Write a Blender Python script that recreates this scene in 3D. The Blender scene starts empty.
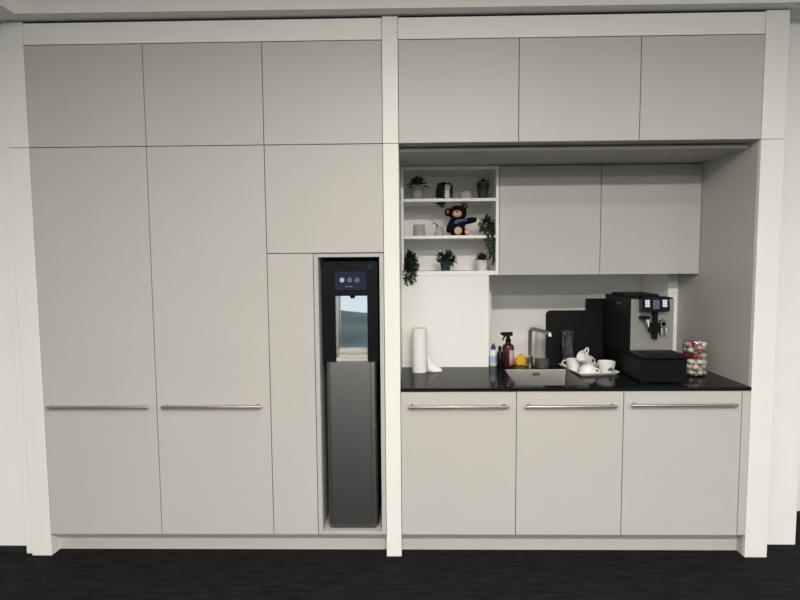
import bpy, bmesh, math, random
from mathutils import Vector, Matrix
random.seed(7)
SC = bpy.context.scene
COL = SC.collection
PI = math.pi

# ------------------------------------------------------------------ materials
def nt(name):
    m = bpy.data.materials.new(name); m.use_nodes = True
    return m, m.node_tree, m.node_tree.nodes['Principled BSDF']

def mat(name, col, rough=.5, metal=0., var=.03, scale=8., bump=0., bscale=200., spec=.5, stretch=None, trans=0., ior=1.45, sheen=0., coat=0.):
    """Procedural surface: noise driven colour variation, optional noise bump."""
    m, t, b = nt(name)
    b.inputs['Roughness'].default_value = rough
    b.inputs['Metallic'].default_value = metal
    b.inputs['Specular IOR Level'].default_value = spec
    b.inputs['IOR'].default_value = ior
    b.inputs['Transmission Weight'].default_value = trans
    b.inputs['Sheen Weight'].default_value = sheen
    b.inputs['Coat Weight'].default_value = coat
    tc = t.nodes.new('ShaderNodeTexCoord'); mp = t.nodes.new('ShaderNodeMapping')
    t.links.new(tc.outputs['Object'], mp.inputs['Vector'])
    if stretch: mp.inputs['Scale'].default_value = stretch
    n = t.nodes.new('ShaderNodeTexNoise'); n.inputs['Scale'].default_value = scale; n.inputs['Detail'].default_value = 4
    t.links.new(mp.outputs[0], n.inputs['Vector'])
    r = t.nodes.new('ShaderNodeValToRGB')
    c = Vector(col)
    r.color_ramp.elements[0].position = .3; r.color_ramp.elements[1].position = .7
    r.color_ramp.elements[0].color = (*[max(0, x*(1-var)) for x in c], 1)
    r.color_ramp.elements[1].color = (*[min(1, x*(1+var)) for x in c], 1)
    t.links.new(n.outputs['Fac'], r.inputs['Fac'])
    t.links.new(r.outputs['Color'], b.inputs['Base Color'])
    if bump:
        n2 = t.nodes.new('ShaderNodeTexNoise'); n2.inputs['Scale'].default_value = bscale; n2.inputs['Detail'].default_value = 3
        t.links.new(mp.outputs[0], n2.inputs['Vector'])
        bp = t.nodes.new('ShaderNodeBump'); bp.inputs['Strength'].default_value = bump; bp.inputs['Distance'].default_value = .004
        t.links.new(n2.outputs['Fac'], bp.inputs['Height']); t.links.new(bp.outputs[0], b.inputs['Normal'])
    return m

def emit(name, col, s):
    m, t, b = nt(name)
    b.inputs['Base Color'].default_value = (.02, .02, .02, 1)
    b.inputs['Emission Color'].default_value = (*col, 1); b.inputs['Emission Strength'].default_value = s
    return m

def thin_glass(name, tint=(.985, .99, .985), gl=.12):
    """Thin clear glass: mostly transparent with a mirror-like share on the surface."""
    m = bpy.data.materials.new(name); m.use_nodes = True; t = m.node_tree; t.nodes.clear()
    o = t.nodes.new('ShaderNodeOutputMaterial'); a = t.nodes.new('ShaderNodeBsdfTransparent'); g = t.nodes.new('ShaderNodeBsdfGlossy')
    mx = t.nodes.new('ShaderNodeMixShader'); lw = t.nodes.new('ShaderNodeLayerWeight'); lw.inputs['Blend'].default_value = .35
    ma = t.nodes.new('ShaderNodeMath'); ma.operation = 'MULTIPLY_ADD'; ma.inputs[1].default_value = .38; ma.inputs[2].default_value = gl*.3
    a.inputs[0].default_value = (*tint, 1); g.inputs['Roughness'].default_value = .04
    t.links.new(lw.outputs['Facing'], ma.inputs[0]); t.links.new(ma.outputs[0], mx.inputs[0])
    t.links.new(a.outputs[0], mx.inputs[1]); t.links.new(g.outputs[0], mx.inputs[2]); t.links.new(mx.outputs[0], o.inputs[0])
    return m

M = {}
M['laminate'] = mat('warm_grey_laminate', (.50, .482, .452), .42, var=.015, scale=3, bump=.05, bscale=900, spec=.35)
M['plinth'] = mat('pale_grey_plinth_board', (.50, .487, .455), .5, var=.015, scale=4, spec=.3)
M['carcass'] = mat('grey_carcass_board', (.46, .445, .42), .6, var=.02)
M['white'] = mat('white_post_lacquer', (.80, .785, .745), .45, var=.012, scale=4, spec=.35)
M['wall'] = mat('white_wall_paint', (.83, .815, .785), .85, var=.015, scale=5, bump=.12, bscale=350, spec=.2)
M['recess'] = mat('lightened_recess_wall_paint', (.92, .91, .885), .8, var=.01, scale=5, bump=.1, bscale=350, spec=.2)  # wall paint lightened in colour to stand for brighter light in the recess
M['ceil'] = mat('ceiling_paint', (.80, .77, .73), .9, var=.02, bump=.1, bscale=300, spec=.1)
M['fascia'] = mat('white_bulkhead_paint', (.82, .80, .765), .85, var=.015, bump=.1, bscale=300, spec=.15)
M['shelf'] = mat('white_shelf_board', (.84, .83, .80), .5, var=.012, spec=.35)
M['counter'] = mat('polished_black_stone', (.011, .011, .012), .11, var=.35, scale=420, spec=.05)
M['steel'] = mat('brushed_steel', (.60, .58, .55), .28, 1., var=.06, scale=30, stretch=(1, 12, 12))
M['sinksteel'] = mat('satin_sink_steel', (.37, .355, .33), .40, 1., var=.05, scale=25)
M['handle'] = mat('satin_nickel', (.46, .43, .40), .45, 1., var=.03, scale=40)
M['chrome'] = mat('polished_chrome', (.74, .72, .69), .20, 1., var=.02)
M['mirror'] = mat('polished_mirror_steel', (.50, .515, .525), .015, 1., var=.01)
M['darksteel'] = mat('dark_brushed_steel', (.40, .39, .385), .34, 1., var=.05, scale=20, stretch=(20, 20, .6))
M['black'] = mat('black_plastic', (.005, .005, .006), .42, var=.2, scale=60, spec=.14)
M['machine'] = mat('dark_machine_casing', (.013, .014, .015), .45, var=.1, scale=60, spec=.2)
M['blackgloss'] = mat('gloss_black_panel', (.005, .005, .007), .15, var=.2, scale=20, spec=.3)
M['blackmatt'] = mat('matt_black_board', (.005, .005, .0055), .5, var=.2, scale=60, spec=.15)
M['darkrubber'] = mat('black_skirting_and_gap', (.012, .011, .011), .6, var=.2)
M['silverplastic'] = mat('silver_machine_panel', (.33, .32, .30), .42, .55, var=.04, scale=15)
M['screen'] = emit('lit_screen_tile', (.92, .95, 1.), .68)
M['screendim'] = emit('dim_screen', (.10, .11, .18), .5)
M['icon'] = emit('lit_touch_icon', (.85, .92, 1.), .42)
M['icondim'] = emit('dim_touch_icon', (.55, .65, .85), .17)
M['navy'] = mat('navy_display_glass', (.012, .018, .04), .15, var=.1)
M['paper'] = mat('white_tissue_paper', (.82, .81, .78), .95, var=.02, scale=30, bump=.5, bscale=220, spec=.1)
M['card'] = mat('grey_cardboard', (.42, .36, .29), .9, var=.1, scale=40)
M['traymetal'] = mat('satin_tray_metal', (.80, .79, .76), .25, .2, var=.03, scale=20)
M['porcelain'] = mat('white_porcelain', (.80, .79, .75), .16, var=.01, spec=.5)
M['whiteplastic'] = mat('white_plastic', (.78, .79, .80), .3, var=.01)
M['blueplastic'] = mat('dark_blue_plastic', (.015, .03, .16), .35, var=.05)
M['amber'] = mat('amber_bottle', (.055, .012, .008), .16, var=.1, coat=.4)
M['label'] = mat('pale_pink_label', (.52, .36, .33), .6, var=.08, scale=60)
M['bluelabel'] = mat('pale_blue_label', (.40, .48, .62), .6, var=.1, scale=60)
M['yellow'] = mat('yellow_cloth', (.72, .42, .07), .9, var=.15, scale=40, bump=.6, bscale=140, spec=.1)
M['glass'] = thin_glass('clear_glass')
M['tumbler'] = thin_glass('tumbler_glass', (.90, .92, .92), .40)
M['pane'] = thin_glass('window_glass', (.96, .98, .98), .05)
M['greyplastic'] = mat('grey_steel_cup', (.22, .21, .19), .3, .7, var=.08)
M['teal'] = mat('grey_green_print', (.10, .14, .13), .4, var=.1)
M['concrete'] = mat('pale_grey_ceramic', (.36, .345, .32), .7, var=.10, scale=60, bump=.2)
M['greypot'] = mat('mid_grey_ceramic', (.28, .27, .25), .7, var=.12, scale=60, bump=.2)
M['whitepot'] = mat('white_ceramic_pot', (.66, .65, .62), .45, var=.02)
M['darkpot'] = mat('charcoal_pot', (.030, .031, .032), .5, var=.1)
M['soil'] = mat('dark_soil', (.03, .02, .014), .95, var=.4, scale=120)
M['leafdark'] = mat('dark_green_leaf', (.016, .030, .016), .5, var=.45, scale=40)
M['leafgreen'] = mat('mid_green_leaf', (.030, .054, .021), .5, var=.45, scale=40)
M['leafgrey'] = mat('grey_green_leaf', (.055, .068, .050), .6, var=.4, scale=40)
M['leafred'] = mat('red_brown_leaf', (.070, .028, .022), .55, var=.4, scale=60)
M['purple'] = mat('purple_petal', (.026, .024, .085), .6, var=.3, scale=60)
M['cream'] = mat('cream_blossom', (.62, .50, .44), .7, var=.2, scale=60)
M['stem'] = mat('dark_twig', (.030, .024, .020), .8, var=.3)
M['furdark'] = mat('dark_brown_fur', (.016, .0065, .005), .95, var=.4, scale=90, bump=1., bscale=260, spec=.05)
M['furtan'] = mat('tan_fur', (.62, .40, .28), .95, var=.15, scale=90, bump=.6, bscale=260, spec=.1)
M['shirt'] = mat('dark_blue_shirt', (.005, .006, .018), .9, var=.35, scale=50, bump=.4, bscale=260, spec=.1)
M['shirtmark'] = mat('pale_blue_scarf', (.085, .11, .21), .9, var=.3, scale=60)
M['sweetred'] = mat('red_wrapper', (.24, .026, .02), .4, var=.5, scale=50)
M['sweetwhite'] = mat('white_wrapper', (.75, .70, .66), .3, var=.12, scale=40)
M['sweetbrown'] = mat('brown_wrapper', (.22, .10, .06), .3, var=.5, scale=60)
M['sweetcream'] = mat('cream_wrapper', (.62, .56, .44), .35, var=.25, scale=50)

def carpet_mat():
    m, t, b = nt('charcoal_carpet')
    b.inputs['Roughness'].default_value = .95; b.inputs['Specular IOR Level'].default_value = .1
    tc = t.nodes.new('ShaderNodeTexCoord')
    def noise(sx, sy, s, d=4):
        mp = t.nodes.new('ShaderNodeMapping'); mp.inputs['Scale'].default_value = (sx, sy, 1)
        t.links.new(tc.outputs['Object'], mp.inputs[0])
        n = t.nodes.new('ShaderNodeTexNoise'); n.inputs['Scale'].default_value = s; n.inputs['Detail'].default_value = d
        t.links.new(mp.outputs[0], n.inputs['Vector']); return n
    a = noise(1, 7, 7); f = noise(1, 2.2, 110, 2)
    mx = t.nodes.new('ShaderNodeMath'); mx.operation = 'MULTIPLY'
    t.links.new(a.outputs['Fac'], mx.inputs[0]); t.links.new(f.outputs['Fac'], mx.inputs[1])
    r = t.nodes.new('ShaderNodeValToRGB')
    r.color_ramp.elements[0].position = .12; r.color_ramp.elements[0].color = (.0042, .0042, .0043, 1)
    r.color_ramp.elements[1].position = .42; r.color_ramp.elements[1].color = (.0205, .0205, .0198, 1)
    t.links.new(mx.outputs[0], r.inputs[0]); t.links.new(r.outputs[0], b.inputs['Base Color'])
    bp = t.nodes.new('ShaderNodeBump'); bp.inputs['Strength'].default_value = .6; bp.inputs['Distance'].default_value = .006
    t.links.new(f.outputs['Fac'], bp.inputs['Height']); t.links.new(bp.outputs[0], b.inputs['Normal'])
    return m
M['carpet'] = carpet_mat()

# ------------------------------------------------------------------ helpers
ORG = {}                                  # world origin of every root / part

def link(name, bm, material, parent=None, world=True, smooth=False, base=None):
    """One mesh object from a bmesh. world=True: coordinates are world ones and get shifted to the parent's origin."""
    org = Vector((0, 0, 0))
    if parent is not None: org = ORG[parent.name]
    elif base is not None: org = Vector(base)
    if world and org.length: bmesh.ops.translate(bm, verts=bm.verts, vec=-org)
    bmesh.ops.recalc_face_normals(bm, faces=bm.faces)
    me = bpy.data.meshes.new(name); bm.to_mesh(me); bm.free()
    if smooth:
        for p in me.polygons: p.use_smooth = True
        me.set_sharp_from_angle(angle=math.radians(38))
    o = bpy.data.objects.new(name, me); me.materials.append(M[material]); COL.objects.link(o)
    if parent is not None: o.parent = parent
    elif base is not None: o.location = org
    ORG[o.name] = org
    return o

def tag(o, label, cat, group=None):
    o['label'] = label; o['category'] = cat
    if group: o['group'] = group
    return o

def thing(name, label, cat, loc, rotz=0., group=None):
    o = bpy.data.objects.new(name, None); COL.objects.link(o)
    o.location = loc; o.rotation_euler = (0, 0, rotz); o.empty_display_size = .05
    ORG[o.name] = Vector(loc)
    return tag(o, label, cat, group)

def struct(name, bm, m, smooth=False):
    o = link(name, bm, m, smooth=smooth); o['kind'] = 'structure'; return o

def B(*boxes, bev=0.):
    """Boxes (x0,x1,y0,y1,z0,z1) in one bmesh, edges optionally bevelled."""
    bm = bmesh.new()
    for (x0, x1, y0, y1, z0, z1) in boxes:
        mt = Matrix.Translation(((x0+x1)/2, (y0+y1)/2, (z0+z1)/2)) @ Matrix.Diagonal((abs(x1-x0), abs(y1-y0), abs(z1-z0), 1))
        bmesh.ops.create_cube(bm, size=1, matrix=mt)
    if bev: bmesh.ops.bevel(bm, geom=bm.edges[:], offset=bev, segments=2, affect='EDGES', profile=.5)
    return bm

def lathe(prof, c=(0, 0, 0), n=32, bm=None, mt=None):
    """Revolve (r, z) profile about z."""
    bm = bm or bmesh.new(); rings = []
    new = []
    for r, z in prof:
        if r < 1e-5: v = bm.verts.new((0, 0, z)); rings.append([v]); new.append(v)
        else:
            ring = [bm.verts.new((r*math.cos(2*PI*k/n), r*math.sin(2*PI*k/n), z)) for k in range(n)]
            rings.append(ring); new += ring
    for a, b in zip(rings, rings[1:]):
        for k in range(n):
            k2 = (k+1) % n
            f = [a[k % len(a)], a[k2 % len(a)], b[k2 % len(b)], b[k % len(b)]]
            u = []
            for v in f:
                if v not in u: u.append(v)
            if len(u) > 2:
                try: bm.faces.new(u)
                except ValueError: pass
    T = Matrix.Translation(c) @ (mt or Matrix.Identity(4))
    bmesh.ops.transform(bm, matrix=T, verts=new)
    return bm

def tube(pts, r, n=12, bm=None, closed_ends=True):
    bm = bm or bmesh.new(); pts = [Vector(p) for p in pts]; rr = r if isinstance(r, (list, tuple)) else [r]*len(pts)
    rings = []; up = Vector((0, 0, 1)); prev = None
    for i, p in enumerate(pts):
        d = (pts[min(i+1, len(pts)-1)]-pts[max(i-1, 0)]).normalized()
        if prev is None:
            a = up if abs(d.z) < .95 else Vector((1, 0, 0)); u = d.cross(a).normalized()
        else: u = (prev - d*prev.dot(d)).normalized()
        prev = u; v = d.cross(u)
        rings.append([bm.verts.new(p+(u*math.cos(2*PI*k/n)+v*math.sin(2*PI*k/n))*rr[i]) for k in range(n)])
    for a, b in zip(rings, rings[1:]):
        for k in range(n): bm.faces.new((a[k], a[(k+1) % n], b[(k+1) % n], b[k]))
    if closed_ends:
        bm.faces.new(rings[0]); bm.faces.new(rings[-1])
    return bm

def ell(bm, c, r, rot=None, seg=20):
    mt = Matrix.Translation(c) @ (rot or Matrix.Identity(4)) @ Matrix.Diagonal((*r, 1))
    bmesh.ops.create_uvsphere(bm, u_segments=seg, v_segments=seg//2+2, radius=1, matrix=mt); return bm

def prism(poly, y0, y1, axis='y'):
    """Extrude a polygon: axis 'y' poly=(x,z), axis 'z' poly=(x,y)."""
    bm = bmesh.new()
    f = (lambda p, d: (p[0], d, p[1])) if axis == 'y' else (lambda p, d: (p[0], p[1], d))
    a = [bm.verts.new(f(p, y0)) for p in poly]; b = [bm.verts.new(f(p, y1)) for p in poly]
    bm.faces.new(a); bm.faces.new(b)
    for k in range(len(poly)): bm.faces.new((a[k], a[(k+1) % len(poly)], b[(k+1) % len(poly)], b[k]))
    return bm

def rrect(x0, x1, z0, z1, r, n=6):
    P = []
    for cx, cz, a0 in ((x1-r, z1-r, 0), (x0+r, z1-r, PI/2), (x0+r, z0+r, PI), (x1-r, z0+r, 1.5*PI)):
        P += [(cx+r*math.cos(a0+k*PI/2/n), cz+r*math.sin(a0+k*PI/2/n)) for k in range(n+1)]
    return P

def leaf(bm, p, d, L, W, droop=.4, fold=.25, n=4):
    """A thick-spined curved leaf blade starting at p heading along d."""
    p = Vector(p); d = Vector(d).normalized()
    side = d.cross(Vector((0, 0, 1)));
    if side.length < .05: side = Vector((1, 0, 0))
    side.normalize(); rows = []
    for i in range(n+1):
        t = i/n; w = W*.5*math.sin(PI*min(.97, .12+.85*t))**.8
        nrm = side.cross(d)
        rows.append((p-side*w+nrm*w*fold, p.copy(), p+side*w+nrm*w*fold))
        d = (d+Vector((0, 0, -droop/n))).normalized(); p = p+d*(L/n)
    R = [[bm.verts.new(q) for q in r] for r in rows]
    for a, b in zip(R, R[1:]):
        bm.faces.new((a[0], a[1], b[1], b[0])); bm.faces.new((a[1], a[2], b[2], b[1]))

# ------------------------------------------------------------------ measured layout (metres)
AL, L1, L2, N1, CL = -1.9095, -1.3085, -.7075, -.4696, -.1077
CR, R1, R2, RE = -.027, .573, 1.173, 1.773
B1, B2, B3 = .5739, 1.1258, 1.7302
PTL, PTR = -2.0174, 1.8887
ZB, ZC, ZJ, ZT, ZR, ZD = .1185, .908, 2.157, 2.6623, 2.768, 1.6103
G = .0018                                  # half a door gap

# ------------------------------------------------------------------ setting
struct('floor', B((-9.0, 8.0, -9.3, 1.45, -.1, 0)), 'carpet')
struct('ceiling', B((-9.0, 8.0, -9.3, 1.45, 3.15, 3.25)), 'ceil')
# dropped bulkhead along the cabinets, turning towards the room at its left end
struct('trim_1', prism([(-9.0, -9.3), (-1.887, -9.3), (-1.887, -.082), (8.0, -.04), (8.0, .70), (-9.0, .70)], 2.781, 3.1495, 'z'), 'fascia')
struct('dark_gap_strip', B((-2.06, 1.90, .012, .10, 2.7765, 2.7805)), 'darkrubber')  # black strip standing in for the shaded gap above the top rails
struct('wall_left', B((-9.0, -2.064, .045, .14, 0, 2.7808)), 'wall')
struct('trim_2', B((-2.062, PTL-.002, .022, .14, 0, 2.7808)), 'wall')
struct('baseboard_left', B((-9.0, -2.066, .035, .0445, 0, .032)), 'darkrubber')
struct('wall_right', B((PTR+.002, 2.126, .133, .70, 0, 2.7808), (2.126, 8.0, .541, .70, 0, 2.7808)), 'wall')
# niche back: duct casing on the left, wall, deeper pocket and a narrow return on the right
struct('wall_back', B((CR, .506, .5565, .72, .0, 1.474), (CR, .567, .87, 1.40, .72, 2.75), (.567, 1.773, .82, 1.40, 1.474, 2.75)), 'wall')
struct('wall_recess', B((.506, 1.710, 1.24, 1.40, 0, 1.474), (.506, 1.773, .7005, 1.24, 0, .80), (1.710, 1.773, .82, 1.40, .80, 1.474)), 'recess')
# rest of the room behind the camera, with its windows
WX, WZ = (-3.2, -2.0, -.2, 2.0, 4.4), (.60, 3.05)
struct('wall_rear', B((-9.0, -3.2, -9.3, -9.1, 0, 3.15), (4.4, 8.0, -9.3, -9.1, 0, 3.15), (-3.2, 4.4, -9.3, -9.1, 0, WZ[0]), (-3.2, 4.4, -9.3, -9.1, WZ[1], 3.15)), 'wall')
for k in range(4):
    x0, x1 = WX[k], WX[k+1]; f = .04
    w = struct('window_%d' % (k+1), B((x0, x0+f, -9.25, -9.18, *WZ), (x1-f, x1, -9.25, -9.18, *WZ), (x0+f, x1-f, -9.25, -9.18, WZ[0], WZ[0]+f), (x0+f, x1-f, -9.25, -9.18, WZ[1]-f, WZ[1])), 'white')
    link('pane', B((x0+f, x1-f, -9.218, -9.212, WZ[0]+f, WZ[1]-f)), 'pane', w)
def hill_bm():
    bm = bmesh.new(); nx, ny = 80, 14
    rnd = random.Random(3); rows = []
    for j in range(ny+1):
        row = []
        for i in range(nx+1):
            x = -150+300*i/nx; t = j/ny
            h = 10.5*math.exp(-((x+30)/75)**2)+3.2*math.sin(x*.11)*.4+rnd.uniform(-.25, .25)
            row.append(bm.verts.new((x, -120-90*t, -1.0+(h+1.0)*math.sin(min(1, t*1.3)*PI/2))))
        rows.append(row)
    for a, b in zip(rows, rows[1:]):
        for i in range(nx): bm.faces.new((a[i], a[i+1], b[i+1], b[i]))
    return bm
M['hill'] = mat('distant_hillside', (.21, .22, .19), .95, var=.35, scale=.06, spec=.05)
M['field'] = mat('distant_ground', (.20, .24, .21), .95, var=.2, scale=.05, spec=.05)
struct('hill', hill_bm(), 'hill', True)
struct('ground_outside', B((-150, 150, -130, -9.4, -1.2, -1.0)), 'field')

# ------------------------------------------------------------------ white posts and rails
def post(x0, x1, label, top=2.776):
    t = thing('cabinet_post', label, 'post', ((x0+x1)/2, .012, 0), group='white upright posts framing the cabinets')
    link('lower_panel', B((x0, x1, 0, .0245, 0, ZJ-.0015), bev=.0012), 'white', t)
    link('upper_panel', B((x0, x1, 0, .0245, ZJ+.0015, top), bev=.0012), 'white', t)
post(PTL, AL-.001, 'white upright post left of the tall grey cabinets, leftmost of three')
post(CL+.001, CR-.001, 'white upright post between the water dispenser and the kitchen niche')
post(RE+.001, PTR, 'white upright post right of the kitchen niche beside the bare wall')
for x0, x1, lb in ((AL, CL, 'white top rail above the three upper doors on the left'), (CR, RE, 'white top rail above the three upper doors over the niche')):
    o = link('top_rail', B((x0+.001, x1-.001, .001, .022, ZT+.002, ZR), bev=.001), 'white', base=((x0+x1)/2, .011, ZT)); tag(o, lb, 'rail', 'white top rails')

# ------------------------------------------------------------------ cabinets
def cabinet(name, label, x0, x1, z0, z1, yb=.60, yf=0., group=None, handle=None, opentop=False, top=True):
    t = thing(name, label, 'cabinet', ((x0+x1)/2, (yf+yb)/2, z0), group=group)
    a, b, s, y = x0+.0006, x1-.0006, .016, yf+.021
    bx = [(a, a+s, y, yb, z0+.001, z1-.001), (b-s, b, y, yb, z0+.001, z1-.001), (a+s, b-s, y, yb, z0+.001, z0+.001+s), (a+s, b-s, yb-.008, yb, z0+.001+s, z1-.001-s)]
    if not opentop: bx.append((a+s, b-s, y, yb, z1-.001-s, z1-.001))
    link('carcass', B(*bx), 'carcass', t)
    d = link('door', B((x0+G, x1-G, yf+.001, yf+.020, z0+G, z1-G), bev=.0012), 'laminate', t)
    if handle:
        hx0, hx1, hz = handle; bm = bmesh.new(); yh = yf-.030
        tube([(hx0, yh, hz), (hx0+.004, yh, hz), (hx1-.004, yh, hz), (hx1, yh, hz)], [.0055, .007, .007, .0055], 14, bm)
        for hx in (hx0+.022, hx1-.022):
            tube([(hx, yf+.0005, hz), (hx, yf-.006, hz), (hx, yf-.010, hz), (hx, yh, hz)], [.010, .010, .006, .006], 12, bm)
        link('handle', bm, 'handle', d, smooth=True)
    return t
gU, gL, gN = 'upper cabinets under the top rail', 'tall cabinets with bar handles', 'upper cabinets over the niche'
cabinet('upper_cabinet', 'grey upper cabinet in the top left corner beside the left post', AL, L1, ZJ, ZT, group=gU)
cabinet('upper_cabinet', 'grey upper cabinet above the second tall door, middle of the left three', L1, L2, ZJ, ZT, group=gU)
cabinet('upper_cabinet', 'grey upper cabinet left of the middle post, high above the dispenser', L2, CL, ZJ, ZT, group=gU)
cabinet('upper_cabinet', 'grey upper cabinet right of the middle post, above the open shelf', CR, R1, ZJ, ZT, group=gN)
cabinet('upper_cabinet', 'grey upper cabinet over the niche, middle of the right three', R1, R2, ZJ, ZT, group=gN)
cabinet('upper_cabinet', 'grey upper cabinet over the niche beside the right post', R2, RE, ZJ, ZT, group=gN)
cabinet('tall_cabinet', 'tall grey cabinet with bar handle beside the left post', AL, L1, ZB, ZJ, handle=(-1.877, -1.344, .819), group=gL)
cabinet('tall_cabinet', 'tall grey cabinet with bar handle, second from the left post', L1, L2, ZB, ZJ, handle=(-1.272, -.750, .819), group=gL)
cabinet('wide_cabinet', 'grey cabinet with plain door directly above the water dispenser', L2, CL, ZD, ZJ)
cabinet('narrow_cabinet', 'narrow tall grey cabinet without handle, left of the water dispenser', L2, N1, ZB, ZD)
gB = 'base cabinets under the black worktop'
cabinet('base_cabinet', 'grey base cabinet under the worktop beside the middle post', CR, B1, ZB, ZC-.0185, yb=.55, group=gB, handle=(.011, .530, .8155), opentop=True)
cabinet('base_cabinet', 'grey base cabinet under the sink, middle of three', B1, B2, ZB, ZC-.0185, yb=.55, group=gB, handle=(.614, 1.084, .8155), opentop=True)
cabinet('base_cabinet', 'grey base cabinet under the coffee machine near the right post', B2, B3, ZB, ZC-.0185, yb=.55, group=gB, handle=(1.156, 1.694, .821), opentop=True)
tag(link('plinth', B((AL, CL, .072, .088, 0, ZB-.001)), 'plinth', base=(-1., .08, 0)), 'long pale plinth under the tall cabinets on the left', 'plinth', 'plinths')
tag(link('plinth', B((CR, RE, .072, .088, 0, ZB-.001)), 'plinth', base=(.87, .08, 0)), 'pale plinth under the three base cabinets', 'plinth', 'plinths')
for x0, x1, y1, lb in ((AL-.018, AL-.0005, .60, 'white end panel behind the left post beside the tall cabinets'), (CL+.001, CL+.019, .60, 'white end panel behind the middle post beside the dispenser'), (CR-.019, CR-.001, .72, 'white side panel behind the middle post facing the niche')):
    tag(link('end_panel', B((x0, x1, .0255, y1, 0, 2.75)), 'white', base=((x0+x1)/2, .3, 0)), lb, 'panel')
t = thing('side_panel', 'grey side panel closing the niche on the right beside the coffee machine', 'panel', (RE+.009, .4, 0))
link('panel', B((RE+.0005, RE+.018, .0255, 1.395, 0, ZJ-.001)), 'laminate', t)
link('filler_strip', B((B3+G, RE-.0005, .001, .020, ZB+G, ZC-.0185), bev=.001), 'laminate', t)
tag(link('niche_top_panel', B((CR+.001, RE-.001, .10, .69, 2.133, 2.151)), 'laminate', base=(.87, .35, 2.133)), 'shaded grey panel forming the top of the kitchen niche', 'panel')
gW = 'wall cabinets in the niche'
cabinet('wall_cabinet', 'grey wall cabinet in the niche touching the open shelf unit', .5665, 1.175, 1.472, 2.130, yb=.80, yf=.554, group=gW)
cabinet('wall_cabinet', 'grey wall cabinet in the niche above the coffee machine', 1.175, 1.772, 1.472, 2.130, yb=.80, yf=.554, group=gW)

# dispenser housing
t = thing('dispenser_housing', 'pale grey open housing framing the water dispenser', 'housing', ((N1+CL)/2, .2, ZB))
for x0, x1 in ((N1+G, -.4455), (-.131, CL-G)):
    link('side_panel', B((x0, x1, .001, .55, ZB+.002, ZD-.003), bev=.001), 'carcass', t)
link('top_panel', B((-.4450, -.1315, .001, .55, 1.589, ZD-.003), bev=.001), 'carcass', t)
link('bottom_panel', B((-.4450, -.1315, .001, .55, ZB+.002, .136), bev=.001), 'carcass', t)
link('back_panel', B((-.4450, -.1315, .542, .55, .136, 1.589)), 'carcass', t)

# ------------------------------------------------------------------ water dispenser
t = thing('water_dispenser', 'tall black and steel water dispenser standing in the grey housing', 'water dispenser', (-.286, .25, .1365))
ax0, ax1, az0, az1, dx0, dx1 = -.367, -.199, 1.045, 1.387, -.4305, -.1435
link('body', B((-.421, -.150, .062, .50, .150, 1.03), (dx0, dx1, .17, .50, 1.03, 1.567), bev=.003), 'black', t)
link('front_panel', B((dx0, ax0, .05, .17, az0-.01, 1.567), (ax1, dx1, .05, .17, az0-.01, 1.567), (ax0, ax1, .05, .17, az1, 1.567)), 'black', t)
bm = prism([(-.4175, .062), (-.4175, .045), (-.409, .030), (-.395, .026), (-.190, .026), (-.180, .0295), (-.163, .0295), (-.1555, .045), (-.1555, .062)], .150, 1.040, 'z')
dd = link('front_door', bm, 'darksteel', t)
link('foot', B((-.405, -.165, .045, .46, .1365, .150)), 'black', t)
link('lock', lathe([(0, 0), (.006, 0), (.006, .004), (0, .004)], (-.168, .0295, .70), 14, mt=Matrix.Rotation(PI/2, 4, 'X')), 'steel', dd, smooth=True)
al = link('alcove_mirror', bmesh.new(), 'mirror', t)
def mirror_bm():
    th = .069; bm = bmesh.new()
    z0, z1 = 1.105, 1.386; y0 = .108
    pts = [(x, y0+(z-z0)*math.tan(th)+dy, z) for dy in (0, .004) for z in (z0, z1) for x in (-.353, -.2005)]
    v = [bm.verts.new(p) for p in pts]
    for f in ((0, 1, 3, 2), (4, 5, 7, 6), (0, 1, 5, 4), (2, 3, 7, 6), (0, 2, 6, 4), (1, 3, 7, 5)): bm.faces.new([v[i] for i in f])
    return bm
bpy.data.objects.remove(al)
link('alcove_mirror', mirror_bm(), 'mirror', t)
link('alcove_side', B((-.3665, -.3545, .062, .165, 1.06, 1.386)), 'steel', t)
bm = bmesh.new()
for k in range(9):
    bmesh.ops.create_cube(bm, size=1, matrix=Matrix.Translation((-.283, .056+.006*k, 1.046+.0068*k)) @ Matrix.Rotation(.7, 4, 'X') @ Matrix.Diagonal((.166, .0035, .010, 1)))
for k in range(12):
    bmesh.ops.create_cube(bm, size=1, matrix=Matrix.Translation((-.358+.0136*k, .0795, 1.0715)) @ Matrix.Rotation(-.72, 4, 'X') @ Matrix.Diagonal((.004, .073, .006, 1)))
link('drip_grille', bm, 'traymetal', t)
link('nozzle', lathe([(0, 0), (.008, 0), (.008, .006), (.011, .009), (.011, .016), (0, .016)], (-.283, .090, 1.371), 18), 'black', t, smooth=True)
dp = link('display', prism(rrect(-.366, -.202, 1.418, 1.514, .006), .047, .0505), 'navy', t)
def yd(bm_pts): return bm_pts
for k, (x, mname, lb) in enumerate(((-.329, 'icon', 'white lit round icon'), (-.289, 'icondim', None), (-.250, 'icondim', None))):
    bm = lathe([(.0062, 0), (.0125, 0), (.0125, .001), (.0062, .001), (.0062, 0)] if k else [(0, 0), (.0125, 0), (.0125, .001), (0, .001)], (x, .0470, 1.470), 24, mt=Matrix.Rotation(PI/2, 4, 'X'))
    if k: B_ = bmesh.ops.create_cube(bm, size=1, matrix=Matrix.Translation((x, .0465, 1.470)) @ Matrix.Diagonal((.004, .001, .010, 1)))
    o = link('touch_icon', bm, mname, dp)
    if lb: o['label'] = lb
link('caption', B(*[(-.311+.0098*k, -.3045+.0098*k, .0462, .047, 1.433, 1.439) for k in range(4)]), 'icondim', dp)
link('sensor_window', B((-.192, -.170, .048, .0505, 1.527, 1.550)), 'navy', t)

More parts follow.
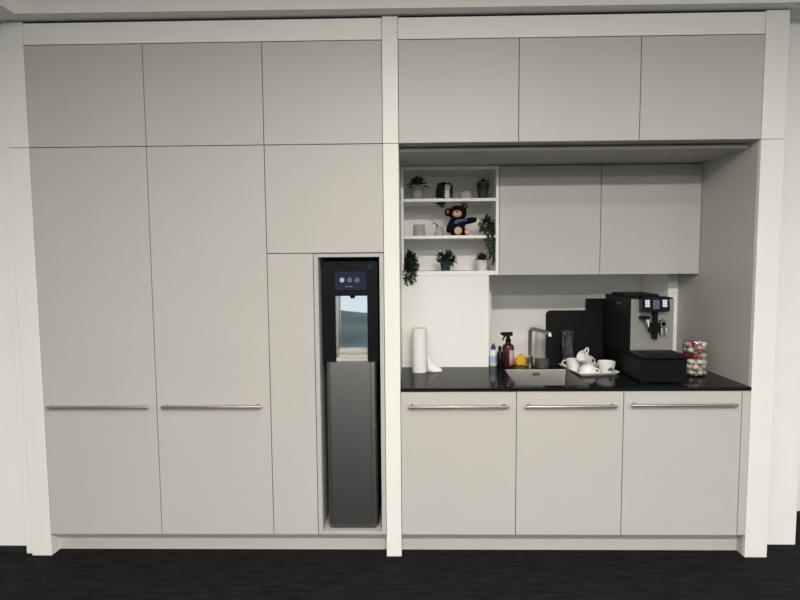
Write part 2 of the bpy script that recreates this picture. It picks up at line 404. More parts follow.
# ------------------------------------------------------------------ open shelf unit
t = thing('open_shelf_unit', 'white open shelf unit with plants and a teddy bear beside the middle post', 'shelf', (.27, .71, 1.474))
sx0, sx1, sy0, sy1 = -.0262, .5655, .557, .865
for x0, x1 in ((sx0, -.0115), (.546, sx1)): link('side_panel', B((x0, x1, sy0, sy1, 1.475, 2.130), bev=.001), 'shelf', t)
link('top_panel', B((-.011, .5455, sy0, sy1, 2.111, 2.130), bev=.001), 'shelf', t)
link('bottom_panel', B((-.011, .5455, sy0, sy1, 1.475, 1.500), bev=.001), 'shelf', t)
S1, S2, S3 = 1.939, 1.716, 1.500
for z in (S1, S2): link('shelf_board', B((-.011, .5455, sy0+.002, sy1-.008, z-.0185, z), bev=.001), 'shelf', t)
link('back_panel', B((-.011, .5455, sy1-.007, sy1, 1.500, 2.111)), 'shelf', t)

# ------------------------------------------------------------------ worktop, sink, tap
SX0, SX1, SY0, SY1 = .585, .968, .052, .485
tag(link('worktop', B((CR+.001, SX0, -.004, .699, ZC-.018, ZC), (SX1, RE-.0005, -.004, .699, ZC-.018, ZC), (SX0, SX1, -.004, SY0, ZC-.018, ZC), (SX0, SX1, SY1, .699, ZC-.018, ZC)), 'counter', base=(.87, .35, ZC-.018)), 'polished black worktop running across the niche', 'worktop')
tag_w = bpy.data.objects['worktop']
t = thing('sink', 'square steel sink set into the black worktop', 'sink', (.776, .27, .74))
bm = bmesh.new()
def ring(r, z, inset):
    P = rrect(SX0+.0015+inset, SX1-.0015-inset, SY0+.0015+inset, SY1-.0015-inset, r, 5)
    return [bm.verts.new((x, y, z)) for x, y in P]
rs = [ring(.012, ZC-.001, .0), ring(.012, ZC-.001, .004), ring(.014, ZC-.010, .005), ring(.020, .760, .010), ring(.012, .742, .030), ring(.010, .738, .10)]
for a, b in zip(rs, rs[1:]):
    for k in range(len(a)): bm.faces.new((a[k], a[(k+1) % len(a)], b[(k+1) % len(a)], b[k]))
bm.faces.new(rs[-1])
link('basin', bm, 'sinksteel', t, smooth=True)
link('overflow', prism(rrect(.758, .802, .868, .888, .008), SY1-.0095, SY1-.006), 'greyplastic', t)
link('drain', lathe([(0, 0), (.02, .001), (.035, .004), (.042, .004), (.045, 0), (0, 0)], (.776, .27, .739), 28), 'chrome', t, smooth=True)

t = thing('kitchen_tap', 'chrome tap with angled spout standing behind the sink', 'tap', (.764, .58, ZC))
link('base', lathe([(0, 0), (.026, 0), (.026, .006), (.019, .012), (.019, .055), (.014, .060), (0, .060)], (.764, .58, ZC), 24), 'chrome', t, smooth=True)
link('spout', tube([(.764, .58, .96), (.764, .58, 1.115), (.766, .576, 1.131), (.773, .560, 1.141), (.781, .540, 1.142), (.838, .405, 1.137), (.840, .398, 1.134), (.841, .396, 1.125), (.841, .396, 1.118)], [.0118]*5+[.0110, .0115, .0125, .0125], 16), 'chrome', t, smooth=True)
link('lever', tube([(.762, .565, .952), (.752, .535, .965), (.742, .505, .983)], [.009, .006, .0045], 12), 'steel', t, smooth=True)

# ------------------------------------------------------------------ things on the worktop
def lathe_part(name, prof, c, m, parent, n=32): return link(name, lathe(prof, c, n), m, parent, smooth=True)

# kitchen roll
c = (.079, .425, ZC); t = thing('kitchen_roll', 'white kitchen paper roll standing upright near the middle post', 'paper roll', c)
lathe_part('roll', [(.019, .0), (.0435, .0), (.0435, .259), (.0415, .261), (.019, .261), (.019, 0)], c, 'paper', t, 40)
lathe_part('core', [(.0165, .001), (.0187, .001), (.0187, .2605), (.0165, .2605), (.0165, .001)], c, 'card', t, 28)
bm = bmesh.new(); rows = []
for i in range(9):
    s = i/8
    x = .079+.0442*math.cos(-.1)+.086*s**1.2; y = .425-.012-.010*math.sin(s*PI)
    ztop = ZC+.115-.100*s**.75; rows.append([bm.verts.new((x+.004*math.sin(6*s+q*3), y+.012*q+.02*s*(q-.5), ZC+.003+(ztop-ZC-.003)*q+.002*math.sin(9*s))) for q in (0, .33, .66, 1)])
for a, b in zip(rows, rows[1:]):
    for k in range(3): bm.faces.new((a[k], a[k+1], b[k+1], b[k]))
o = link('loose_sheet', bm, 'paper', t, smooth=True); md = o.modifiers.new('thick', 'SOLIDIFY'); md.thickness = .0012

# bottles
c = (.541, .60, ZC); t = thing('detergent_bottle', 'small white bottle with dark blue cap left of the spray bottle', 'bottle', c)
lathe_part('bottle', [(0, 0), (.024, 0), (.027, .004), (.027, .075), (.022, .092), (.013, .100), (.012, .104), (0, .104)], c, 'whiteplastic', t)
lathe_part('cap', [(0, .103), (.015, .103), (.0155, .116), (.010, .124), (.007, .138), (0, .140)], c, 'blueplastic', t)
link('label', lathe([(.0273, .022), (.0276, .022), (.0276, .062), (.0273, .062), (.0273, .022)], c, 32), 'bluelabel', t, smooth=True)
c = (.573, .545, ZC); t = thing('dark_bottle', 'slim black bottle squeezed between white bottle and amber spray bottle', 'bottle', c)
lathe_part('bottle', [(0, 0), (.017, 0), (.0185, .003), (.0185, .085), (.010, .102), (.009, .110), (0, .110)], c, 'blackgloss', t)
lathe_part('cap', [(0, .1095), (.011, .1095), (.011, .128), (.009, .131), (0, .131)], c, 'black', t)
c = (.630, .583, ZC); t = thing('spray_bottle', 'amber spray bottle with black trigger head and pale label', 'spray bottle', c)
lathe_part('bottle', [(0, 0), (.034, 0), (.0375, .005), (.0375, .112), (.033, .130), (.016, .143), (.014, .150), (0, .150)], c, 'amber', t)
bm = bmesh.new(); rows = []
for k in range(9):
    a = -PI/2+.05+.95*k/8
    rows.append([bm.verts.new((c[0]+.038*math.cos(a), c[1]+.038*math.sin(a), ZC+z)) for z in (.012, .104)])
for a, b in zip(rows, rows[1:]): bm.faces.new((a[0], a[1], b[1], b[0]))
o = link('label', bm, 'label', t, smooth=True); o.modifiers.new('thick', 'SOLIDIFY').thickness = -.0006
bm = lathe([(0, .149), (.0165, .149), (.0165, .168), (.012, .172), (.011, .190), (0, .190)], c, 24)
bmesh.ops.create_cube(bm, size=1, matrix=Matrix.Translation((c[0]-.006, c[1]-.004, ZC+.201)) @ Matrix.Diagonal((.062, .022, .022, 1)))
hd = link('spray_head', bm, 'black', t)
link('trigger', tube([(.612, .578, ZC+.190), (.600, .577, ZC+.178), (.594, .577, ZC+.160)], [.006, .005, .004], 10), 'black', hd, smooth=True)
link('nozzle', tube([(.593, .579, ZC+.203), (.582, .579, ZC+.203)], [.008, .009], 14), 'black', hd, smooth=True)

# yellow cloth
bm = bmesh.new(); bmesh.ops.create_icosphere(bm, subdivisions=4, radius=1)
for v in bm.verts:
    a = math.atan2(v.co.y, v.co.x); w = 1+.13*math.sin(5*a+3*v.co.z)+.08*math.sin(9*a+1)
    z = max(0, v.co.z)
    v.co = Vector((.722+.042*v.co.x*w, .648+.034*v.co.y*w, ZC+.0005+.062*z*(1+.12*math.sin(7*v.co.x+4*v.co.y))))
tag(link('cleaning_cloth', bm, 'yellow', smooth=True, base=(.722, .648, ZC)), 'crumpled yellow cloth lying between spray bottle and tap', 'cloth')

# carafe, steel cup, tumbler
c = (.842, .650, ZC); t = thing('glass_carafe', 'clear glass carafe behind the tap against the wall', 'carafe', c)
lathe_part('body', [(0, .003), (.036, .003), (.040, .008), (.040, .10), (.034, .15), (.031, .205), (.034, .218), (.032, .218), (.029, .205), (.032, .15), (.037, .10), (.037, .010), (0, .008)], c, 'glass', t)
c = (.827, .536, ZC); o = link('steel_beaker', lathe([(0, 0), (.040, 0), (.042, .003), (.043, .048), (.045, .050), (.0425, .050), (.0405, .006), (0, .004)], c, 32), 'greyplastic', smooth=True, base=c)
tag(o, 'low grey beaker beside the foot of the tap', 'beaker')

# black board leaning at the back
bm = prism(rrect(.876, 1.225, 0, .338, .030), 0, .012)
bmesh.ops.bevel(bm, geom=[e for e in bm.edges if len({round(v.co.y, 4) for v in e.verts}) == 1], offset=.002, segments=2, affect='EDGES')
bmesh.ops.transform(bm, matrix=Matrix.Translation((0, .630, ZC+.002)) @ Matrix.Rotation(-.045, 4, 'X'), verts=bm.verts)
tag(link('serving_board', bm, 'blackmatt', base=(1.05, .64, ZC)), 'large black board with rounded corners leaning behind the cups', 'board')

# ------------------------------------------------------------------ tray with cups
TC, TR = Vector((1.0805, .443, ZC)), math.radians(8)
def on_tray(x, y): return (TC.x+x*math.cos(TR)-y*math.sin(TR), TC.y+x*math.sin(TR)+y*math.cos(TR))
t = thing('serving_tray', 'steel serving tray holding white cups beside the coffee machine', 'tray', TC, TR)
bm = bmesh.new()
def tr(ins, z, r): return [bm.verts.new((x, y, z)) for x, y in rrect(-.125+ins, .125-ins, -.160+ins, .160-ins, r, 6)]
rs = [tr(.014, 0., .02), tr(.004, .010, .026), tr(.0, .0145, .03), tr(.001, .016, .03), tr(.006, .013, .026), tr(.016, .0035, .02)]
bm.faces.new(rs[0])
for a, b in zip(rs, rs[1:]):
    for k in range(len(a)): bm.faces.new((a[k], a[(k+1) % len(a)], b[(k+1) % len(a)], b[k]))
bm.faces.new(rs[-1])
link('tray_body', bm, 'traymetal', t, world=False, smooth=True)
ZT_ = ZC+.0045
def cup_mesh(r, h):
    return lathe([(0, .004), (r*.55, .004), (r*.56, 0), (r*.62, 0), (r*.64, .003), (r*.85, h*.30), (r*.97, h*.7), (r, h), (r-.003, h+.0005), (r*.97-.004, h*.7), (r*.85-.004, h*.32), (r*.55, .0085), (0, .008)], n=36)
def cup_handle(r, h):
    return tube([(r*.95, 0, h*.78), (r+.012, 0, h*.82), (r+.024, 0, h*.66), (r+.023, 0, h*.45), (r+.008, 0, h*.33), (r*.84, 0, h*.30)], [.0045, .0042, .004, .004, .004, .0045], 10)
gC = 'white cups on the tray'
def cup(x, y, z, r, h, label, rot=(0, 0, 0), handle=True):
    o = thing('cup', label, 'cup', (x, y, z), group=gC); o.rotation_euler = rot
    link('bowl', cup_mesh(r, h), 'porcelain', o, world=False, smooth=True)
    if handle: link('handle', cup_handle(r, h), 'porcelain', o, world=False, smooth=True)
    return o
cup(.990, .428, ZT_, .043, .066, 'white cup at the left end of the tray in front of the glass', (0, 0, 2.6))
x, y = on_tray(-.022, -.085); cup(1.050, .352, ZT_+.0465, .050, .046, 'white cup turned upside down in the middle of the tray', (PI, 0, -.8))
cup(1.048, .362, ZT_+.076, .034, .052, 'small white cup tipped over on top of the upturned cup', (0, -1.05, .5))
e = cup(1.163, .372, ZT_, .050, .062, 'white cup with grey-green print at the right end of the tray', (0, 0, .9))
bm = bmesh.new(); rows = []
for k in range(9):
    a = -2.65+.75*k/8; s = math.sin(PI*k/8)
    rows.append([bm.verts.new((rr*math.cos(a), rr*math.sin(a), zz)) for rr, zz in ((.0418, .0155), (.0445, .019+.008*s), (.0470, .022+.014*s))])
for a, b in zip(rows, rows[1:]):
    for k in range(2): bm.faces.new((a[k], a[k+1], b[k+1], b[k]))
o = link('print', bm, 'teal', e, world=False, smooth=True); o.modifiers.new('thick', 'SOLIDIFY').thickness = -.0012; o['label'] = 'grey-green printed mark'
cup(1.075, .485, ZT_, .042, .072, 'white cup standing at the back of the tray behind the stacked cups', (0, 0, .3))
c = (*on_tray(-.080, .108), ZT_); t = thing('drinking_glass', 'tall clear drinking glass at the back of the tray', 'glass', c)
lathe_part('tumbler', [(0, 0), (.031, 0), (.033, .004), (.041, .215), (.0385, .215), (.031, .014), (0, .012)], c, 'tumbler', t)
# ------------------------------------------------------------------ coffee machine
t = thing('coffee_machine', 'black and silver automatic coffee machine at the right end of the worktop', 'coffee machine', (1.36, .35, ZC))
link('body', B((1.2365, 1.487, .262, .628, 1.045, 1.352), bev=.004), 'machine', t)
link('base', B((1.2365, 1.482, .075, .628, ZC+.006, 1.044), bev=.006), 'blackmatt', t)
for x in (1.262, 1.455):
    for y in (.10, .59): link('foot', lathe([(0, 0), (.016, 0), (.016, .006), (0, .006)], (x, y, ZC), 16), 'black', t)
link('rear_housing', B((1.133, 1.32, .655, .695, ZC, 1.318), bev=.003), 'black', t)
link('lid', B((1.243, 1.428, .31, .54, 1.3525, 1.368), bev=.005), 'blackmatt', t)
fp = link('front_panel', B((1.2500, 1.4850, .250, .261, 1.058, 1.343), bev=.002), 'silverplastic', t)
link('lower_flap', B((1.272, 1.466, .2465, .2495, 1.064, 1.123), bev=.001), 'silverplastic', t)
link('edge_strip', B((1.2372, 1.2495, .252, .261, 1.05, 1.352)), 'black', t)
link('side_badge', B((1.2340, 1.2363, .36, .43, 1.309, 1.316)), 'greyplastic', t)
dr = link('drip_tray', B((1.2365, 1.490, .052, .249, 1.045, 1.058), bev=.004), 'black', t)
link('drip_grate', B(*[(1.262+.0125*k, 1.268+.0125*k, .075, .235, 1.058, 1.0605) for k in range(17)]), 'black', dr)
hs = Matrix.Translation((1.365, .222, 1.318)) @ Matrix.Rotation(-.12, 4, 'X')
bm = bmesh.new(); bmesh.ops.create_cube(bm, size=1, matrix=hs @ Matrix.Diagonal((.148, .050, .082, 1))); bmesh.ops.bevel(bm, geom=bm.edges[:], offset=.004, segments=2, affect='EDGES')
sc = link('screen_housing', bm, 'blackgloss', t)
for sx in (-.048, .046):
    bm = bmesh.new()
    for iz in (-1, 0, 1):
        for ix in (-1, 1):
            bmesh.ops.create_cube(bm, size=1, matrix=hs @ Matrix.Translation((sx+ix*.0064, -.0256, .004+iz*.0135)) @ Matrix.Diagonal((.0112, .002, .0118, 1)))
    link('button_screen', bm, 'screen', sc)
bm = bmesh.new(); bmesh.ops.create_cube(bm, size=1, matrix=hs @ Matrix.Translation((0, -.0256, -.002)) @ Matrix.Diagonal((.034, .002, .050, 1)))
link('centre_screen', bm, 'screendim', sc)
bm = B((1.3625, 1.3805, .205, .2495, 1.125, 1.278), (1.343, 1.394, .200, .2495, 1.165, 1.215), bev=.003)
link('spout_block', bm, 'black', t)
kn = link('steam_knob', B((1.292, 1.336, .200, .2495, 1.236, 1.254), bev=.004), 'black', t)
link('steam_tip', tube([(1.330, .222, 1.236), (1.332, .218, 1.205), (1.334, .214, 1.192)], [.009, .009, .006], 14), 'chrome', kn, smooth=True)
dl = link('dial', lathe([(.0, 0), (.024, 0), (.024, .010), (.016, .014), (.0155, .006), (0, .006)], (1.423, .2495, 1.208), 32, mt=Matrix.Rotation(PI/2, 4, 'X')), 'black', t, smooth=True)
link('dial_ring', lathe([(.013, .0145), (.0195, .0145), (.0195, .017), (.013, .017), (.013, .0145)], (1.423, .2495, 1.208), 32, mt=Matrix.Rotation(PI/2, 4, 'X')), 'chrome', dl, smooth=True)
for x in (1.410, 1.436):
    link('coffee_outlet', tube([(x, .232, 1.186), (x, .230, 1.160), (x, .228, 1.146)], [.0075, .0075, .0055], 14), 'chrome', t, smooth=True)

# ------------------------------------------------------------------ jar of wrapped sweets
c = Vector((1.633, .300, ZC)); t = thing('storage_jar', 'clear glass jar of wrapped sweets in the right corner of the worktop', 'jar', c)
lathe_part('jar_body', [(0, 0), (.050, 0), (.062, .010), (.068, .03), (.068, .185), (.064, .197), (.0615, .197), (.0655, .185), (.0655, .03), (.060, .013), (.048, .004), (0, .004)], c, 'glass', t, 40)
def sweet_bm(s):
    bm = bmesh.new(); ell(bm, (0, 0, 0), (.019*s, .013*s, .011*s), seg=14)
    for sg in (-1, 1):
        for k in range(7):
            a = k/7*2*PI; a2 = (k+1)/7*2*PI; R = .013*s
            f = [(sg*.017*s, 0, 0), (sg*.030*s, R*math.cos(a), R*.6*math.sin(a)), (sg*(.027+.003*(k % 2))*s, R*math.cos(a2), R*.6*math.sin(a2))]
            bm.faces.new([bm.verts.new(p) for p in f])
    return bm
SW = {k: (lambda o: o.data)(link('sweet_'+k, sweet_bm(1.), 'sweet'+k, smooth=True)) for k in ('red', 'white', 'brown', 'cream')}
for k in SW: bpy.data.objects.remove(bpy.data.objects['sweet_'+k])
LBL = {'red': 'red wrapped sweet inside the clear jar', 'white': 'white wrapped sweet inside the clear jar', 'brown': 'brown wrapped sweet inside the clear jar', 'cream': 'cream wrapped sweet inside the clear jar'}
rnd = random.Random(5)
for lay in range(6):
    z = .020+.031*lay
    for q in range(5):
        a = 2*PI*q/5+lay*.6; R = .0385
        x, y = R*math.cos(a), R*math.sin(a)
        if lay < 3: kind = rnd.choice(['cream', 'white', 'white', 'cream'])
        elif x > .008: kind = rnd.choice(['white', 'white', 'white', 'cream'])
        else: kind = rnd.choice(['red', 'brown', 'red', 'cream'])
        o = bpy.data.objects.new('wrapped_sweet', SW[kind]); COL.objects.link(o)
        o.location = c+Vector((x, y, z)); o.rotation_euler = (rnd.uniform(-.3, .3), rnd.uniform(-.2, .2), a+PI/2)
        o.scale = (1.1, 1.35, 1.3)
        tag(o, LBL[kind], 'sweet', kind+' sweets in the jar')

# ------------------------------------------------------------------ plants and ornaments on the shelf
def pot(parent, c, r0, r1, h, m, soil=True):
    lathe_part('pot', [(0, 0), (r0*.96, 0), (r0, .003), (r1, h), (r1-.004, h+.001), (r1-.006, h-.010), (0, h-.011)], c, m, parent)
    if soil: lathe_part('soil', [(0, h-.006), (r1*.6, h-.007), (r1-.008, h-.009), (r1-.008, h-.0105), (0, h-.0105)], c, 'soil', parent, 24)

def rosette(c, n, L, W, seed, lift=(.2, 1.2), droop=.5):
    r = random.Random(seed); bm = bmesh.new()
    for k in range(n):
        a = k*2.399; e = lift[0]+(lift[1]-lift[0])*k/n
        leaf(bm, Vector(c)+Vector((.006*math.cos(a), .006*math.sin(a), 0)), (math.cos(a)*math.cos(e), math.sin(a)*math.cos(e), math.sin(e)), L*r.uniform(.8, 1.1), W, droop)
    return bm

def bushy(c, rad, n, L, W, seed):
    r = random.Random(seed); bm = bmesh.new()
    for k in range(n):
        d = Vector((r.gauss(0, 1), r.gauss(0, 1), r.gauss(.2, .8))).normalized()
        p = Vector(c)+Vector((d.x*rad[0], d.y*rad[1], d.z*rad[2]))*r.uniform(.35, 1)
        leaf(bm, p, d+Vector((0, 0, r.uniform(-.5, .4))), L*r.uniform(.7, 1.2), W*r.uniform(.8, 1.2), .5)
    return bm

def trailing(c, rim, drops, seed, ls=.014, lw=.010, top=10):
    """Strands that climb over the pot rim and hang down: drops = (angle, outward reach, drop)."""
    r = random.Random(seed); st = bmesh.new(); lf = bmesh.new(); c = Vector(c)
    for a, out, drop in drops:
        d = Vector((math.cos(a), math.sin(a), 0)); P = [c+d*.006, c+d*rim*.7+Vector((0, 0, .018)), c+d*(rim+out*.6)+Vector((0, 0, .008))]
        m = max(3, int(drop/.012))
        for k in range(1, m+1): P.append(c+d*(rim+out)+Vector((r.uniform(-.003, .003), r.uniform(-.002, .002), -.008-drop*k/m)))
        tube(P, .0011, 5, st)
        for i in range(len(P)-1):
            for q in range(4):
                p = P[i].lerp(P[i+1], q/4); aa = r.uniform(0, 2*PI)
                leaf(lf, p, (math.cos(aa), math.sin(aa), r.uniform(-.9, .3)), ls*r.uniform(.7, 1.3), lw, .7, n=3)
    for k in range(top):
        aa = r.uniform(0, 2*PI); q = r.uniform(.1, 1)
        leaf(lf, c+Vector((math.cos(aa)*rim*q*.8, math.sin(aa)*rim*q*.8, .004+.010*r.random())), (math.cos(aa), math.sin(aa), r.uniform(.2, 1.)), ls*1.3, lw*1.2, .7, n=3)
    return st, lf

# top board
c = (.075, .655, S1); t = thing('succulent', 'dark spiky succulent in a grey pot, left end of the top shelf', 'plant', c)
pot(t, c, .032, .043, .092, 'greypot')
bm = rosette((c[0], c[1], S1+.090), 20, .062, .038, 2, (.02, 1.35), .3); o = link('leaves', bm, 'leafdark', t, smooth=True); o.modifiers.new('thick', 'SOLIDIFY').thickness = .0035

c = (.243, .640, S1); t = thing('trailing_plant', 'dark trailing plant hanging from a white pot on the top shelf', 'plant', c)
pot(t, c, .030, .036, .088, 'whitepot')
D = [(-PI/2-.75+k*.17, .012+.006*(k % 2), .10+.05*((k*7) % 5)/4) for k in range(4)]+[(-PI/2-.5, .018, .12), (-PI/2-.9, .020, .10), (-PI/2-1.1, .016, .11), (PI-.3, .012, .05)]+[(PI, .010, .06), (PI+.5, .012, .075), (PI+.25, .010, .07), (0, .008, .055), (.35, .006, .04), (-.3, .008, .07)]
D = [(a, o_, min(d_, .125)) for a, o_, d_ in D]
st, lf = trailing((c[0], c[1], S1+.086), .033, D, 4, .018, .013, 40)
link('stems', st, 'stem', t); link('foliage', lf, 'leafdark', t, smooth=True)

c = (.372, .655, S1); t = thing('ceramic_bowl', 'low pale grey dome-shaped bowl on the top shelf beside the charcoal pot', 'bowl', c)
lathe_part('bowl', [(0, .056), (.018, .056), (.030, .052), (.037, .038), (.041, .012), (.041, 0), (.038, 0), (.037, .012), (.033, .036), (0, .050)], c, 'concrete', t)

c = (.479, .650, S1); t = thing('potted_plant', 'charcoal pot with reddish plant at the right end of the top shelf', 'plant', c)
pot(t, c, .028, .040, .100, 'darkpot')
link('leaves', bushy((c[0], c[1], S1+.104), (.032, .03, .012), 40, .022, .013, 9), 'leafred', t, smooth=True)
link('blossom', bushy((c[0]+.004, c[1]-.002, S1+.122), (.022, .02, .005), 14, .012, .010, 10), 'cream', t, smooth=True)

# middle board
c = (.083, .650, S2); t = thing('grey_vase', 'low straight grey pot standing alone on the middle shelf', 'vase', c)
lathe_part('vase', [(0, 0), (.034, 0), (.036, .003), (.036, .070), (.0345, .072), (.0325, .070), (.0325, .006), (0, .005)], c, 'concrete', t)

c = (.200, .650, S2); t = thing('watering_can', 'small pale watering can with dried flower sprig left of the teddy bear', 'watering can', c)
lathe_part('can_body', [(0, 0), (.030, 0), (.032, .003), (.024, .055), (.018, .060), (.016, .058), (.022, .05), (.028, .006), (0, .005)], (c[0]+.008, c[1], c[2]), 'concrete', t)
link('spout', tube([(.190, .645, S2+.025), (.170, .642, S2+.055), (.152, .640, S2+.078)], [.010, .006, .007], 12), 'whitepot', t, smooth=True)
link('handle', tube([(.222, .650, S2+.050), (.232, .650, S2+.075), (.215, .650, S2+.092), (.194, .649, S2+.080), (.190, .649, S2+.060)], .0042, 10), 'whitepot', t, smooth=True)
bm = tube([(.208, .648, S2+.055), (.196, .640, S2+.066), (.178, .632, S2+.081), (.165, .628, S2+.074)], [.003, .004, .003, .002], 8)
tw = link('dark_twig', bm, 'stem', t, smooth=True); tw['label'] = 'dark twig'
link('blossom', bushy((.160, .632, S2+.098), (.018, .012, .014), 20, .013, .010, 21), 'cream', tw, smooth=True)

# teddy bear
c = Vector((.330, .665, S2)); t = thing('teddy_bear', 'brown teddy bear in a dark blue top sitting on the middle shelf', 'teddy bear', c)
def V(x, y, z): return c+Vector((x, y, z))
def limb(bm, a, b, r0, r1, n=7):
    for k in range(n+1):
        s = k/n; r = r0+(r1-r0)*s; ell(bm, Vector(a).lerp(Vector(b), s), (r, r, r), seg=12)
bm = bmesh.new()
ell(bm, V(-.005, .010, .055), (.046, .038, .056))                    # trunk
ell(bm, V(-.006, -.006, .143), (.058, .044, .048))                    # head
ell(bm, V(-.066, .002, .148), (.022, .012, .026)); ell(bm, V(.038, .002, .184), (.021, .012, .020))   # ears
limb(bm, V(-.038, 0, .090), V(-.062, -.022, .035), .019, .017)         # left-side arm hanging
limb(bm, V(.030, -.002, .088), V(.096, -.034, .098), .018, .016)       # arm stretched out
limb(bm, V(-.028, -.006, .026), V(-.012, -.072, .027), .026, .025)     # legs
limb(bm, V(.028, -.006, .024), V(.046, -.066, .022), .023, .021)
body = link('body', bm, 'furdark', t, smooth=True)
rm = body.modifiers.new('skin', 'REMESH'); rm.mode = 'VOXEL'; rm.voxel_size = .0035; rm.use_smooth_shade = True
sm = body.modifiers.new('smooth', 'SMOOTH'); sm.iterations = 4
bm = bmesh.new(); ell(bm, V(-.005, .009, .068), (.0495, .0415, .044))
limb(bm, V(-.038, 0, .090), V(-.056, -.016, .052), .0215, .020); limb(bm, V(.030, -.002, .088), V(.082, -.027, .096), .021, .019)
o = link('jumper', bm, 'shirt', t, smooth=True); rm = o.modifiers.new('skin', 'REMESH'); rm.mode = 'VOXEL'; rm.voxel_size = .0035; rm.use_smooth_shade = True
bm = bmesh.new(); ell(bm, V(.004, -.036, .092), (.026, .012, .011)); ell(bm, V(.040, -.026, .097), (.016, .008, .010)); ell(bm, V(-.014, -.031, .084), (.016, .010, .010))
link('scarf', bm, 'shirtmark', t, smooth=True)
bm = bmesh.new(); ell(bm, V(-.012, -.047, .134), (.028, .020, .022))
mz = link('muzzle', bm, 'furtan', t, smooth=True)
bm = bmesh.new(); ell(bm, V(-.014, -.067, .144), (.007, .005, .005)); link('nose', bm, 'black', mz, smooth=True)
for ex in (-.036, .014):
    bm = bmesh.new(); ell(bm, V(ex, -.0445, .160), (.0044, .004, .0048)); link('eye', bm, 'blackgloss', t, smooth=True)
for ear in ((-.066, -.0105, .148), (.038, -.0105, .185)):
    bm = bmesh.new(); ell(bm, V(*ear), (.011, .004, .012)); link('inner_ear', bm, 'sweetbrown', t, smooth=True)
for (fx, fy, fz, fr) in ((-.010, -.0945, .029, .0235), (.049, -.085, .0225, .0185)):
    bm = bmesh.new(); ell(bm, V(fx, fy, fz), (fr, .006, fr)); link('foot_pad', bm, 'furtan', t, smooth=True)

c = (.505, .625, S2); t = thing('trailing_plant', 'large green plant trailing from a white pot beside the teddy bear', 'plant', c)
pot(t, c, .024, .029, .040, 'whitepot')
link('foliage', bushy((c[0]-.006, c[1]-.008, S2+.062), (.040, .040, .052), 330, .022, .017, 12), 'leafgreen', t, smooth=True)
D = [(-PI/2+.15*k-.40, .030+.004*(k % 3), d_) for k, d_ in enumerate((.07, .10, .13, .17, .15, .21, .19, .12))]
st, lf = trailing((c[0]+.004, c[1], S2+.036), .034, D, 14, .016, .011, 0)
link('stems', st, 'stem', t); link('trailing_leaves', lf, 'leafgreen', t, smooth=True)

# bottom board
c = (.026, .612, S3); t = thing('trailing_plant', 'dark plant spilling over the front edge of the lowest shelf', 'plant', c)
pot(t, c, .026, .030, .070, 'darkpot')
D = [(-PI/2+.22*k-.75, .012+.004*(k % 3), d_) for k, d_ in enumerate((.09, .12, .145, .13, .15, .11, .13, .08))]
D = [(a, o_+.022, d_) for a, o_, d_ in D]
st, lf = trailing((c[0], c[1], S3+.072), .026, D, 16, .018, .013, 50)
link('stems', st, 'stem', t); link('foliage', lf, 'leafdark', t, smooth=True)
link('crown', bushy((c[0]+.004, c[1], S3+.066), (.038, .036, .056), 260, .022, .015, 17), 'leafdark', t, smooth=True)

c = (.248, .650, S3); t = thing('flowering_plant', 'small plant with purple flowers and green leaves in a black pot', 'plant', c)
pot(t, c, .027, .033, .046, 'darkpot')
link('leaves', bushy((c[0]+.014, c[1]-.004, S3+.070), (.040, .036, .038), 190, .030, .021, 18), 'leafgreen', t, smooth=True)
link('flowers', bushy((c[0]-.030, c[1]-.008, S3+.082), (.026, .024, .028), 80, .020, .018, 19), 'purple', t, smooth=True)
link('stems', tube([(c[0]+.01, c[1], S3+.05), (c[0]+.016, c[1], S3+.09), (c[0]+.022, c[1]-.002, S3+.118)], .002, 6), 'stem', t)

c = (.478, .665, S3); t = thing('potted_plant', 'white pot with reddish brown plant at the right end of the lowest shelf', 'plant', c)
pot(t, c, .031, .036, .066, 'whitepot')
link('leaves', rosette((c[0], c[1], S3+.064), 46, .054, .020, 23, (.25, 1.5), .5), 'leafred', t, smooth=True)

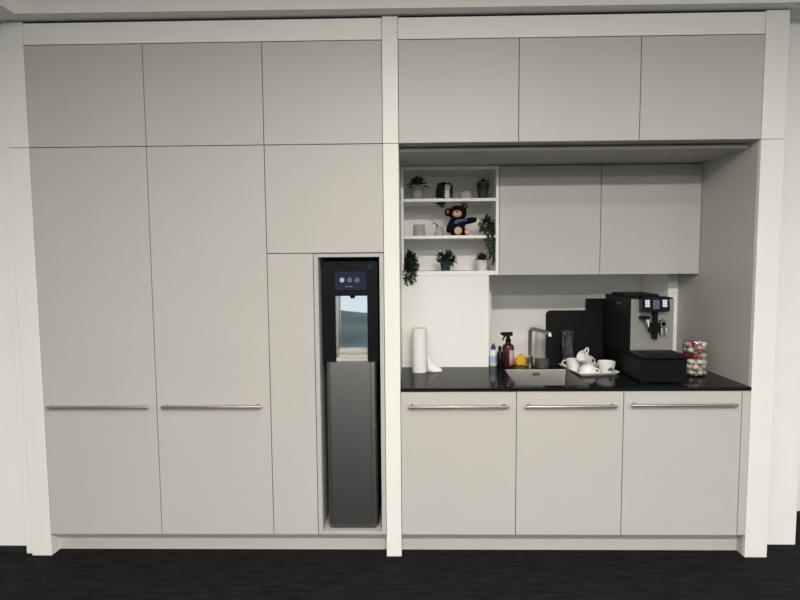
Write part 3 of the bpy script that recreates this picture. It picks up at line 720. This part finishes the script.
# ------------------------------------------------------------------ light: ceiling luminaires, an added near pair and the sky outside
M['lamp'] = emit('lit_ceiling_panel', (1., .945, .875), 1.)
def lamp(x, y, sx, sy, power):
    o = struct('ceiling_light', B((x-sx/2, x+sx/2, y-sy/2, y+sy/2, 3.138, 3.1495)), 'white')
    L = bpy.data.lights.new('ceiling_light_panel', 'AREA'); L.shape = 'RECTANGLE'; L.size = sx; L.size_y = sy
    L.energy = power; L.color = (1., .94, .865)
    lo = bpy.data.objects.new('ceiling_light_panel', L); lo.location = (x, y, 3.134); COL.objects.link(lo)
LAMPS = [(-.7,-3.6,50), (.55,-3.6,180), (3.,-3.6,45), (-1.2,-6.1,105), (.8,-6.1,150), (-.5,-2.,16), (.9,-2.,9)]  # last two, nearest the cabinets, are added fill for the cabinet tops
for x, y, p in LAMPS:
    lamp(x, y, 1.2, .28, p)

w = bpy.data.worlds.new('sky'); SC.world = w; w.use_nodes = True; t = w.node_tree; bg = t.nodes['Background']
tc = t.nodes.new('ShaderNodeTexCoord'); sp = t.nodes.new('ShaderNodeSeparateXYZ'); rp = t.nodes.new('ShaderNodeValToRGB')
t.links.new(tc.outputs['Generated'], sp.inputs[0]); t.links.new(sp.outputs['Z'], rp.inputs[0]); t.links.new(rp.outputs[0], bg.inputs[0])
rp.color_ramp.elements[0].position = 0.; rp.color_ramp.elements[0].color = (.84, .92, .97, 1)
rp.color_ramp.elements[1].position = .5; rp.color_ramp.elements[1].color = (.58, .70, .86, 1)
bg.inputs[1].default_value = 1.7

# ------------------------------------------------------------------ camera (fitted to the photo)
cam = bpy.data.cameras.new('camera'); co = bpy.data.objects.new('camera', cam); COL.objects.link(co); SC.camera = co
cam.sensor_fit = 'HORIZONTAL'; cam.sensor_width = 36; cam.lens = 560/800*36; cam.clip_start = .05; cam.clip_end = 500
p, yw, rl = .0758, -.0194, -.0077
fwd = Vector((math.sin(yw)*math.cos(p), math.cos(yw)*math.cos(p), -math.sin(p))); right = Vector((math.cos(yw), -math.sin(yw), 0)); up = right.cross(fwd)
r2 = right*math.cos(rl)+up*math.sin(rl); u2 = up*math.cos(rl)-right*math.sin(rl)
mw = Matrix((r2, u2, -fwd)).transposed().to_4x4(); mw.translation = (.0292, -2.8653, 1.5851); co.matrix_world = mw

vs = SC.view_settings; SC.display_settings.display_device = 'sRGB'
vs.view_transform = 'Standard'; vs.look = 'None'; vs.gamma = 1; vs.use_curve_mapping = False; vs.exposure = 0.05
